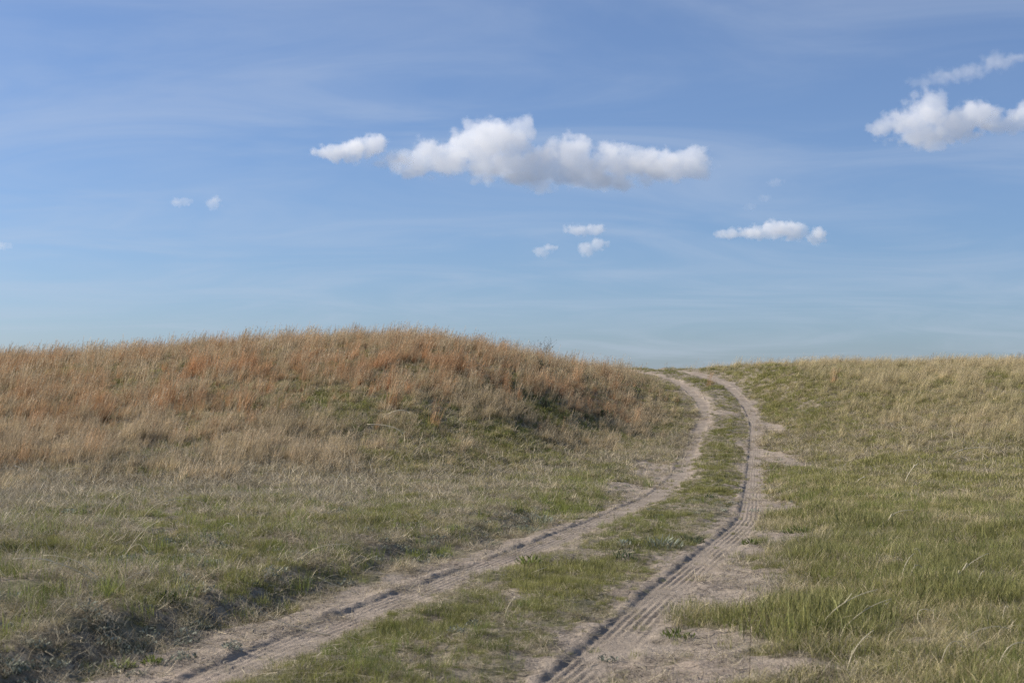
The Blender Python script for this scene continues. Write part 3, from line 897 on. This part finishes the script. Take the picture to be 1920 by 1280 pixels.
# long single stalks: pixel root, middle and tip, read at the depth of the root
STALKS = [
    ((195, 1109), (105, 1076), (22, 1077), -0.2, 3.4, 'straw', 'thick pale bent stalk lying along the lower left slope near the photo edge'),
    ((196, 1112), (150, 1085), (80, 1088), 0.1, 2.2, 'straw', 'thinner straw stalk just below the thick bent stalk on the lower left'),
    ((178, 944), (206, 957), (232, 968), 0.0, 3.0, 'straw', 'short pale stalk lying flat left of two arching stems on the left slope'),
    ((268, 972), (305, 946), (362, 942), 0.2, 2.6, 'straw', 'long pale stem arching to the right on the lower left slope'),
    ((186, 980), (215, 941), (268, 920), 0.2, 2.2, 'straw', 'tall arched stem rising from the pale stalks on the left slope'),
    ((230, 1038), (265, 1005), (306, 981), 0.3, 2.4, 'straw', 'straw stem leaning right above the olive grass, left foreground'),
    ((242, 1008), (275, 996), (312, 980), 0.3, 1.8, 'straw', 'thin straw stem crossing the leaning stem on the left slope'),
    ((228, 1047), (252, 1046), (276, 1052), 0.0, 2.4, 'straw', 'short yellow stalk lying below the leaning straw stems'),
    ((557, 1060), (596, 1033), (656, 1027), 0.2, 2.6, 'straw', 'pale arching stem above the sandy bank of the left rut'),
    ((674, 1115), (640, 1101), (596, 1082), 0.0, 2.6, 'straw', 'straight pale straw slanting down to the left rut'),
    ((620, 1190), (560, 1177), (503, 1153), -0.1, 3.6, 'straw', 'long yellow straw lying on the sand of the left rut'),
    ((609, 1178), (613, 1174), (616, 1168), 0.0, 2.4, 'straw', 'small upright broken straw bit at the end of the long yellow straw'),
    ((0, 997), (10, 999), (22, 1004), 0.0, 3.2, 'straw', 'pale stalk cut by the left edge of the picture'),
    ((210, 1131), (240, 1102), (281, 1077), 0.3, 1.8, 'straw', 'thin grey stem leaning right below the thick bent stalk'),
    ((631, 948), (627, 917), (641, 889), 0.1, 2.6, 'straw', 'upright curved stem standing on the middle of the left slope'),
    ((72, 898), (50, 888), (28, 877), 0.0, 2.8, 'straw', 'pale stalk slanting down at the far left of the slope'),
    ((90, 894), (122, 890), (158, 881), 0.1, 2.6, 'straw', 'long flat stalk on the left slope beside the far left slanting one'),
    ((448, 1016), (434, 1011), (418, 1007), 0.0, 2.6, 'straw', 'short yellow straw in green grass at the centre of the left slope'),
    ((485, 1008), (488, 990), (492, 970), 0.0, 1.8, 'straw', 'thin upright stem in the green grass left of the track'),
    ((712, 786), (745, 772), (768, 779), 0.3, 4.0, 'straw', 'arching pale stem below the russet grass on the hillside'),
    ((758, 822), (735, 803), (688, 803), 0.2, 4.0, 'straw', 'drooping pale stem over a green hollow in the middle of the hillside'),
    ((945, 1164), (962, 1157), (986, 1143), 0.1, 2.6, 'straw', 'straw leaning on the turf strip between the ruts'),
    ((1527, 1197), (1572, 1146), (1646, 1113), 0.2, 3.0, 'straw', 'long tan stem arching to the right in the right foreground'),
    ((1568, 1202), (1615, 1157), (1672, 1131), 0.2, 3.0, 'straw', 'second long tan stem arching beside the longest one, right foreground'),
    ((1587, 1268), (1604, 1226), (1638, 1191), 0.1, 3.4, 'straw', 'bright yellow stem standing at the bottom of the right meadow'),
    ((1780, 1106), (1810, 1071), (1853, 1044), 0.2, 3.0, 'straw', 'yellow seed stem leaning right in the green meadow'),
    ((1688, 1103), (1698, 1072), (1714, 1044), 0.1, 2.4, 'straw', 'straight stem forming the left side of an upturned V in the meadow'),
    ((1732, 1068), (1724, 1058), (1714, 1044), 0.0, 2.0, 'straw', 'short stem forming the right side of an upturned V in the meadow'),
    ((1702, 1104), (1714, 1090), (1730, 1076), 0.1, 3.0, 'straw', 'short thick straw leaning right of the upturned V'),
    ((1868, 1284), (1892, 1256), (1928, 1218), 0.1, 4.0, 'straw', 'thick yellow straw in the bottom right corner'),
    ((1760, 1284), (1778, 1270), (1804, 1258), 0.1, 3.0, 'straw', 'short straw at the bottom edge right of the yellow stem'),
    ((1778, 1246), (1838, 1251), (1902, 1241), 0.2, 2.6, 'straw', 'long straw lying level across the bottom of the right meadow'),
    ((1332, 1243), (1368, 1219), (1412, 1205), 0.2, 2.6, 'straw', 'straw arching to the dark upright stem beside the right rut'),
    ((1404, 1290), (1407, 1190), (1404, 1092), 0.0, 1.6, 'dark', 'thin dark upright dead stem beside the right rut'),
    ((1660, 987), (1678, 967), (1712, 967), 0.2, 2.8, 'straw', 'arched straw over the green patch right of the track'),
    ((1600, 916), (1612, 906), (1624, 897), 0.1, 3.2, 'straw', 'short straw leaning right above the dark green patch'),
    ((1782, 858), (1810, 848), (1862, 851), 0.2, 3.6, 'straw', 'long arched straw on the far right slope'),
    ((1696, 908), (1706, 888), (1722, 871), 0.1, 3.2, 'straw', 'slanting straw on the right slope above the meadow'),
    ((1828, 1122), (1838, 1100), (1848, 1078), 0.0, 2.4, 'straw', 'steep straw near the yellow seed stem in the meadow'),
    ((1735, 1185), (1722, 1190), (1752, 1194), 0.0, 2.4, 'straw', 'pale curled dry blade in the right foreground meadow'),
    ((1880, 1188), (1884, 1200), (1893, 1208), 0.0, 2.4, 'straw', 'short white dry blade at the right edge of the meadow'),
]
for (a, b, c, dy_, wpx, kind, lab) in STALKS:
    r = ground_point(a[0], min(a[1], 1290))
    Y = r.y
    A = Vector(pix_at(*a, Y)); A.z = min(A.z, r.z) - 0.01 if kind == 'dark' else r.z
    B, C = Vector(pix_at(*b, Y + dy_ * 0.5)), Vector(pix_at(*c, Y + dy_))
    for q in (B, C):
        zg = float(height(np.array([q.x]), np.array([q.y]))[0])
        on_sand = float(bare_mask(np.array([r.x]), np.array([r.y]))[0]) > 0.4
        q.z = max(q.z, zg + 0.015) if on_sand else max(q.z + 0.03, zg + 0.14)
    pts = [p - r for p in bez(A, B, C)]
    rad = max(0.0013, 0.5 * wpx / F_PX * Y * (0.8 if kind == 'dark' else 0.7))
    root = empty('grass_stalk', r, lab, 'grass stalk', 'single dry grass stalks')
    s = Strips(); tube(s, pts, rad, rad * 0.45, 5)
    M = M_BROWNSTEM if kind == 'dark' else M_STRAW
    part('stem', s.mesh('stem', M), root)
    if wpx >= 2.4 and kind == 'straw':
        for q in range(2):
            s = Strips()
            i = random.randint(3, 10)
            d = (pts[i + 1] - pts[i]).normalized()
            L = (pts[-1] - pts[0]).length * random.uniform(0.12, 0.3)
            s.blade([pts[i], pts[i] + d * L * 0.5 + Vector((0, 0.01, 0.03 * random.uniform(-1, 1))), pts[i] + d * L + Vector((0, 0.03 * random.uniform(-1, 1), -0.05 * random.random()))], rad * 2.2)
            part('dry_leaf', s.mesh('dry_leaf', M), root)

# orange tussocks that stand out from the hillside
def tussock_meshes(h, mat, n=90):
    s = Strips()
    for k in range(n):
        r, a = 0.16 * math.sqrt(random.random()), random.uniform(0, 6.28)
        s.blade(arc((r * math.cos(a), r * math.sin(a), -0.03), h * random.uniform(0.55, 1.1), random.gauss(0, 0.8), random.gauss(0.22, 0.15), abs(random.gauss(0.4, 0.25)), 4, 0.15),
                0.011 * random.uniform(0.6, 1.3), rnd=random.uniform(0.5, 1))
    s2 = Strips()
    for k in range(16):
        r, a = 0.14 * random.random(), random.uniform(0, 6.28)
        pts = arc((r * math.cos(a), r * math.sin(a), 0), h * random.uniform(1.0, 1.35), random.gauss(0, 0.6), random.gauss(0.2, 0.1), abs(random.gauss(0.25, 0.12)), 6)
        s2.blade(pts, 0.007, taper=0.4)
        for q in range(6):
            b = pts[-1].lerp(pts[-3], random.random())
            s2.blade(arc(b, random.uniform(0.04, 0.09), random.gauss(0, 1.0), 0.5, 0.6, 2), 0.009, t0=0.8)
    return s.mesh('blades', mat), s2.mesh('seed_stems', mat)
M_ORANGE = grass_material('orange_grass_blade', (0.42, 0.28, 0.15), (0.54, 0.30, 0.14), (0.62, 0.42, 0.26), 0.3, 0.5)
TUSSOCKS = [(318, 762, 0.7, 'broad salmon coloured tussock low on the left hillside'), (455, 778, 0.7, 'orange tussock on the left hillside beside a green hollow'),
            (188, 795, 0.65, 'slender orange tussock at the foot of the left hillside'), (812, 800, 0.6, 'low orange tussock standing out below the russet band, hill centre'),
            (852, 692, 0.8, 'tall pinkish tussock near the top of the hill'), (1078, 725, 0.75, 'orange tussock between two dark gaps near the hill end'),
            (1128, 715, 0.8, 'largest orange tussock on the crest where the hill drops to the track'), (1150, 738, 0.7, 'orange tussock beside the dark shrub nearest the track'),
            (1562, 722, 0.5, 'small orange tussock on the right hand ridge'), (1330, 690, 0.5, 'orange tussock above the curve of the track'),
            (735, 770, 0.7, 'orange tussock in the middle of the russet band'),
            (1190, 800, 0.5, 'orange tuft on the slope just left of the upper track')]
for (px, py, h, lab) in TUSSOCKS:
    r = ground_point(px, py)
    root = empty('grass_tussock', r, lab, 'tussock', 'orange grass tussocks', random.uniform(-0.3, 0.3))
    m1, m2 = tussock_meshes(h, M_ORANGE, 90 if h > 0.62 else 30)
    part('blades', m1, root, True); part('seed_stems', m2, root, True)

# twiggy shrubs and leafy weeds
def shrub_meshes(h, w, nstem=9, twigs=9, leaf=None, rad=0.012, leaves=4, leaf_len=0.05, leaf_w=0.018):
    st, tw, lv = Strips(), Strips(), Strips()
    for k in range(nstem):
        az = random.uniform(0, 6.28)
        pts = arc((random.gauss(0, 0.05 * w), random.gauss(0, 0.05 * w), -0.05), h * random.uniform(0.6, 1.0), az, random.uniform(0.05, 0.6) * min(1.4, w / h), random.gauss(0.1, 0.25), 6, 0.35)
        tube(st, pts, rad * random.uniform(0.7, 1.2), rad * 0.3, 4)
        for j in range(twigs):
            i = random.randint(2, 6)
            b = pts[i]
            p2 = arc(b, h * random.uniform(0.12, 0.32), random.uniform(0, 6.28), random.uniform(0.2, 1.1), random.gauss(0, 0.3), 3, 0.4)
            tube(tw, p2, rad * 0.4, rad * 0.15, 3)
            if leaf:
                for q in range(leaves):
                    c = p2[random.randint(1, 3)]
                    lv.blade(arc(c, leaf_len * random.uniform(0.6, 1.4), random.uniform(0, 6.28), random.uniform(0.2, 1.4), random.uniform(0, 0.6), 2, 0.3), leaf_w)
    return st, tw, lv
SHRUBS = [(1018, 700, 0.55, 0.9, 'dark grey shrub in a gap of the russet grass near the hill top'),
          (1092, 728, 0.6, 0.7, 'dark shrub between orange tussocks on the shoulder of the hill'),
          (1190, 742, 0.5, 0.7, 'dark shrub at the end of the hill nearest the track'),
          (1018, 770, 0.4, 0.8, 'low dark shrub over green grass under the russet band'),
          (872, 688, 0.35, 0.7, 'small dark shrub just below the highest part of the crest'),
          (1130, 790, 0.35, 0.6, 'low dark shrub in the grass below the hill end')]
for (px, py, h, w, lab) in SHRUBS:
    r = ground_point(px, py)
    root = empty('shrub', r, lab, 'shrub', 'dark shrubs on the hillside')
    st, tw, lv = shrub_meshes(h, w, 12, 8, True, 0.009, 3, 0.06, 0.02)
    part('branches', st.mesh('branches', M_TWIG), root, True); part('twigs', tw.mesh('twigs', M_TWIG), root, True); part('leaves', lv.mesh('leaves', M_SAGE if px > 1400 else M_DARK), root, True)

# the bare bush that looks over the crest
r = Vector(pix_at(1024, 668, 82.0)); r.z = float(height(np.array([r.x]), np.array([r.y]))[0])
top = pix_at(1024, 641, 82.0)[2]
root = empty('bare_bush', r, 'nearly bare twiggy bush looking over the crest of the hill against the sky', 'bush')
st, tw, lv = shrub_meshes(float(top - r.z) * 1.02, 1.3, 12, 12, True, 0.016, 2, 0.09, 0.035)
part('branches', st.mesh('branches', M_TWIG), root, True); part('twigs', tw.mesh('twigs', M_TWIG), root, True); part('leaves', lv.mesh('leaves', M_SAGE), root, True)

WEEDS = [(340, 915, 0.28, 0.34, M_DARK, 'dark green leafy weed alone on the lower left slope'),
         (992, 1062, 0.13, 0.26, M_LUSH, 'bright green leafy clump at the edge of the turf strip beside the left rut'),
         (310, 1124, 0.12, 0.16, M_DARK, 'small dark weed with reddish litter on the left foreground bank'),
         (1245, 1025, 0.16, 0.40, M_SAGE, 'grey green clump at the right edge of the turf strip'),
         (1295, 1015, 0.14, 0.30, M_DARK, 'dark clump hanging over the edge of the right rut'),
         (1010, 985, 0.18, 0.40, M_SAGE, 'grey leafy clump on the bank left of the track'),
         (1170, 1045, 0.10, 0.24, M_DARK, 'low spiky green clump in the middle of the turf strip'),
         (1520, 937, 0.16, 0.42, M_DARK, 'dark green clump beside the bare sand right of the track'),
         (1605, 940, 0.18, 0.6, M_DARK, 'wide dark green clump in the right meadow'),
         (1500, 1000, 0.13, 0.4, M_LUSH, 'fresh green clump between the right rut and the meadow'),
         (1330, 935, 0.12, 0.34, M_DARK, 'dark green clump on the turf strip where the track straightens'),
         (1405, 1022, 0.09, 0.22, M_LUSH, 'small bright green clump on the outer edge of the right rut bend'),
         (1270, 1198, 0.08, 0.22, M_LUSH, 'small green clump right of the ribbed tyre print'),
         (225, 1255, 0.10, 0.20, M_LUSH, 'tall green tuft at the bottom left beside the sand'),
         (285, 1250, 0.06, 0.12, M_LUSH, 'small green tuft on the sand at the bottom left')]
for (px, py, h, w, mat, lab) in WEEDS:
    r = ground_point(px, py)
    root = empty('weed_clump', r, lab, 'weed', 'leafy clumps near the track', random.uniform(0, 6))
    s = Strips(); s2 = Strips()
    for k in range(int(120 * (0.5 + w))):
        rr, a = w * 0.5 * math.sqrt(random.random()), random.uniform(0, 6.28)
        hh = h * (1 - 0.5 * (rr / (w * 0.5)) ** 2)
        s.blade(arc((rr * math.cos(a), rr * math.sin(a), hh * random.uniform(-0.05, 0.5)), hh * random.uniform(0.4, 0.8), a + random.gauss(0, 0.8), random.uniform(0.1, 0.9), random.uniform(0, 0.8), 3, 0.2), 0.011 * random.uniform(0.6, 1.4))
    for k in range(10):
        rr, a = w * 0.35 * math.sqrt(random.random()), random.uniform(0, 6.28)
        tube(s2, arc((rr * math.cos(a), rr * math.sin(a), -0.02), h * random.uniform(0.5, 0.9), a, random.uniform(0.1, 0.5), 0.2, 3), 0.0025, 0.001, 3)
    part('leaves', s.mesh('leaves', mat), root, True); part('stems', s2.mesh('stems', mat), root, True)

# ------------------------------------------------------------------ clouds: lumpy closed shells filled with vapour
def cloud(label, D, blobs_px, dens, cut, squash=1.0, erode=0.62, depthk=0.9, group='fair weather clouds'):
    blobs_px = [(b[0], b[1], b[2] * 1.3, b[3] * 1.3) for b in blobs_px]
    P = np.array([pix_at(b[0], b[1], D) for b in blobs_px])
    R = np.array([[b[2] / F_PX * D, (b[2] + b[3]) * 0.5 / F_PX * D * depthk, b[3] / F_PX * D] for b in blobs_px])
    org = P.mean(0)
    rr = random.Random(len(label) * 31 + len(blobs_px))
    C = P - org
    C[:, 1] += np.array([rr.uniform(-0.3, 0.3) for _ in blobs_px]) * R[:, 1]
    import bmesh
    bm = bmesh.new()
    for c, r in zip(C, R):
        res = bmesh.ops.create_icosphere(bm, subdivisions=3, radius=1.0)
        for v in res['verts']:
            v.co = Vector((v.co.x * r[0], v.co.y * r[1], v.co.z * r[2])) * 1.0 + Vector(c)
    me = bpy.data.meshes.new('cloud_blobs'); bm.to_mesh(me); bm.free()
    tmp = bpy.data.objects.new('cloud_tmp', me); COL.objects.link(tmp)
    rm = tmp.modifiers.new('r', 'REMESH'); rm.mode = 'VOXEL'; rm.voxel_size = float(R.min() * 0.28)
    dg = bpy.context.evaluated_depsgraph_get()
    shell = bpy.data.meshes.new_from_object(tmp.evaluated_get(dg))
    bpy.data.objects.remove(tmp)
    shell.materials.clear()
    m, ns, ls = new_mat('cloud_vapour')
    out = node(ns, 'ShaderNodeOutputMaterial')
    tcn = node(ns, 'ShaderNodeTexCoord')
    pos = tcn.outputs['Object']
    # wobble the lookup so that the lumps are not round
    mr = float(np.median(R[:, 2]))
    def nz(scale, det, vec, rough=0.6):
        n = node(ns, 'ShaderNodeTexNoise', Scale=scale, Detail=det, Roughness=rough)
        ls.new(vec, n.inputs['Vector'])
        return n
    cur = None
    for c, r in zip(C, R):
        a = node(ns, 'ShaderNodeVectorMath', operation='SUBTRACT'); a.inputs[1].default_value = c
        ls.new(pos, a.inputs[0])
        b = node(ns, 'ShaderNodeVectorMath', operation='DIVIDE'); b.inputs[1].default_value = r
        ls.new(a.outputs[0], b.inputs[0])
        l = node(ns, 'ShaderNodeVectorMath', operation='LENGTH')
        ls.new(b.outputs[0], l.inputs[0])
        if cur is None:
            cur = l.outputs['Value']
        else:
            mn = node(ns, 'ShaderNodeMath', operation='SMOOTH_MIN'); mn.inputs[2].default_value = 0.15
            ls.new(cur, mn.inputs[0]); ls.new(l.outputs['Value'], mn.inputs[1])
            cur = mn.outputs[0]
    inside = node(ns, 'ShaderNodeMath', operation='SUBTRACT'); inside.inputs[0].default_value = 1.0
    ls.new(cur, inside.inputs[1])
    n1 = nz(1.0 / mr, 7.0, pos, 0.70)
    wv = node(ns, 'ShaderNodeTexVoronoi', feature='F1', Scale=1.5 / mr)
    ls.new(pos, wv.inputs['Vector'])
    wr = mrange(ns, ls, wv.outputs['Distance'], 0.15, 0.75, 0.0, 0.42 * erode, False)
    e0 = mrange(ns, ls, n1.outputs['Fac'], 0.34, 0.66, 0.72 * erode, -0.16, False)
    es = node(ns, 'ShaderNodeMath', operation='ADD')
    ls.new(e0, es.inputs[0]); ls.new(wr, es.inputs[1])
    ero = es.outputs[0]
    f = node(ns, 'ShaderNodeMath', operation='SUBTRACT')
    ls.new(inside.outputs[0], f.inputs[0]); ls.new(ero, f.inputs[1])
    dn = mrange(ns, ls, f.outputs[0], 0.0, cut * 0.7, 0.0, dens * (0.62 if len(blobs_px) > 6 else 1.1))
    vol = node(ns, 'ShaderNodeVolumePrincipled', Anisotropy=0.1)
    vol.inputs['Color'].default_value = (0.998, 0.998, 0.999, 1)
    ls.new(dn, vol.inputs['Density'])
    ls.new(vol.outputs[0], out.inputs['Volume'])
    m.cycles.volume_step_rate = 0.35
    shell.materials.append(m)
    shell.name = 'cloud'
    o = thing('cloud', shell, org, label, 'cloud', group)
    return o

K = 1 / 100.0
cloud('large white cumulus bank across the middle of the sky', 7000,
      [(775, 305, 46, 34), (800, 285, 34, 34), (835, 300, 60, 36), (895, 275, 62, 52), (925, 252, 50, 38), (960, 270, 50, 45), (985, 245, 26, 32), (940, 310, 80, 34),
       (1010, 310, 60, 46), (1070, 290, 52, 48), (1080, 320, 80, 36), (1145, 300, 50, 36), (1130, 340, 70, 20), (1190, 312, 70, 40), (1250, 305, 60, 38), (1300, 305, 42, 36),
       (980, 335, 60, 16)], 0.0136, 0.30)
cloud('small cloud just left of the large cumulus bank', 7000, [(620, 287, 36, 20), (660, 280, 46, 24), (700, 272, 34, 24)], 0.0124, 0.35)
cloud('thin shreds between the small cloud and the large bank', 7000, [(735, 300, 34, 14), (715, 308, 26, 10)], 0.0060, 0.5)
cloud('bright heap cloud with flat base near the right edge', 5800,
      [(1655, 240, 34, 18), (1690, 232, 40, 28), (1735, 215, 50, 46), (1752, 188, 34, 32), (1740, 255, 80, 24), (1790, 235, 60, 36), (1820, 222, 44, 36), (1850, 222, 40, 30)], 0.0149, 0.32)
cloud('long wispy cloud slanting up above the heap cloud', 5600, [(1725, 158, 34, 14), (1770, 146, 46, 18), (1820, 134, 46, 20), (1866, 118, 40, 24), (1905, 110, 40, 14)], 0.0037, 0.6)
cloud('cloud cut by the right edge of the picture', 5800, [(1905, 225, 40, 28), (1945, 210, 50, 34), (1870, 240, 40, 14)], 0.0087, 0.4)
cloud('long low cloud above the right ridge', 9500, [(1368, 439, 32, 11), (1415, 436, 44, 15), (1450, 432, 44, 20), (1485, 434, 34, 22)], 0.0081, 0.4)
cloud('small round cloud beside the long low cloud', 9500, [(1535, 440, 19, 19), (1527, 447, 16, 11)], 0.0099, 0.4)
cloud('flat upper one of three little clouds above the hill end', 9700, [(1085, 431, 30, 13), (1115, 431, 26, 13)], 0.0074, 0.5)
cloud('ragged right hand one of three little clouds above the hill end', 10000, [(1100, 464, 18, 18), (1120, 458, 20, 14)], 0.0074, 0.5)
cloud('faint left hand one of three little clouds above the hill end', 10300, [(1015, 471, 20, 13), (1030, 464, 18, 9)], 0.0056, 0.5)
cloud('left one of two tiny faint clouds at the left', 8200, [(333, 379, 18, 11), (348, 379, 14, 10)], 0.0060, 0.5)
cloud('right one of two tiny faint clouds at the left', 8200, [(400, 379, 18, 15)], 0.0060, 0.5)
cloud('tiny faint cloud touching the left edge of the picture', 9500, [(4, 460, 14, 11), (18, 461, 8, 7)], 0.0050, 0.5)
cloud('tiny faint shred above the long low cloud', 9000, [(1452, 342, 18, 10)], 0.0025, 0.6)
cloud('tiny faint shred just over the long low cloud', 9000, [(1433, 371, 16, 9), (1405, 388, 16, 9)], 0.0019, 0.6)
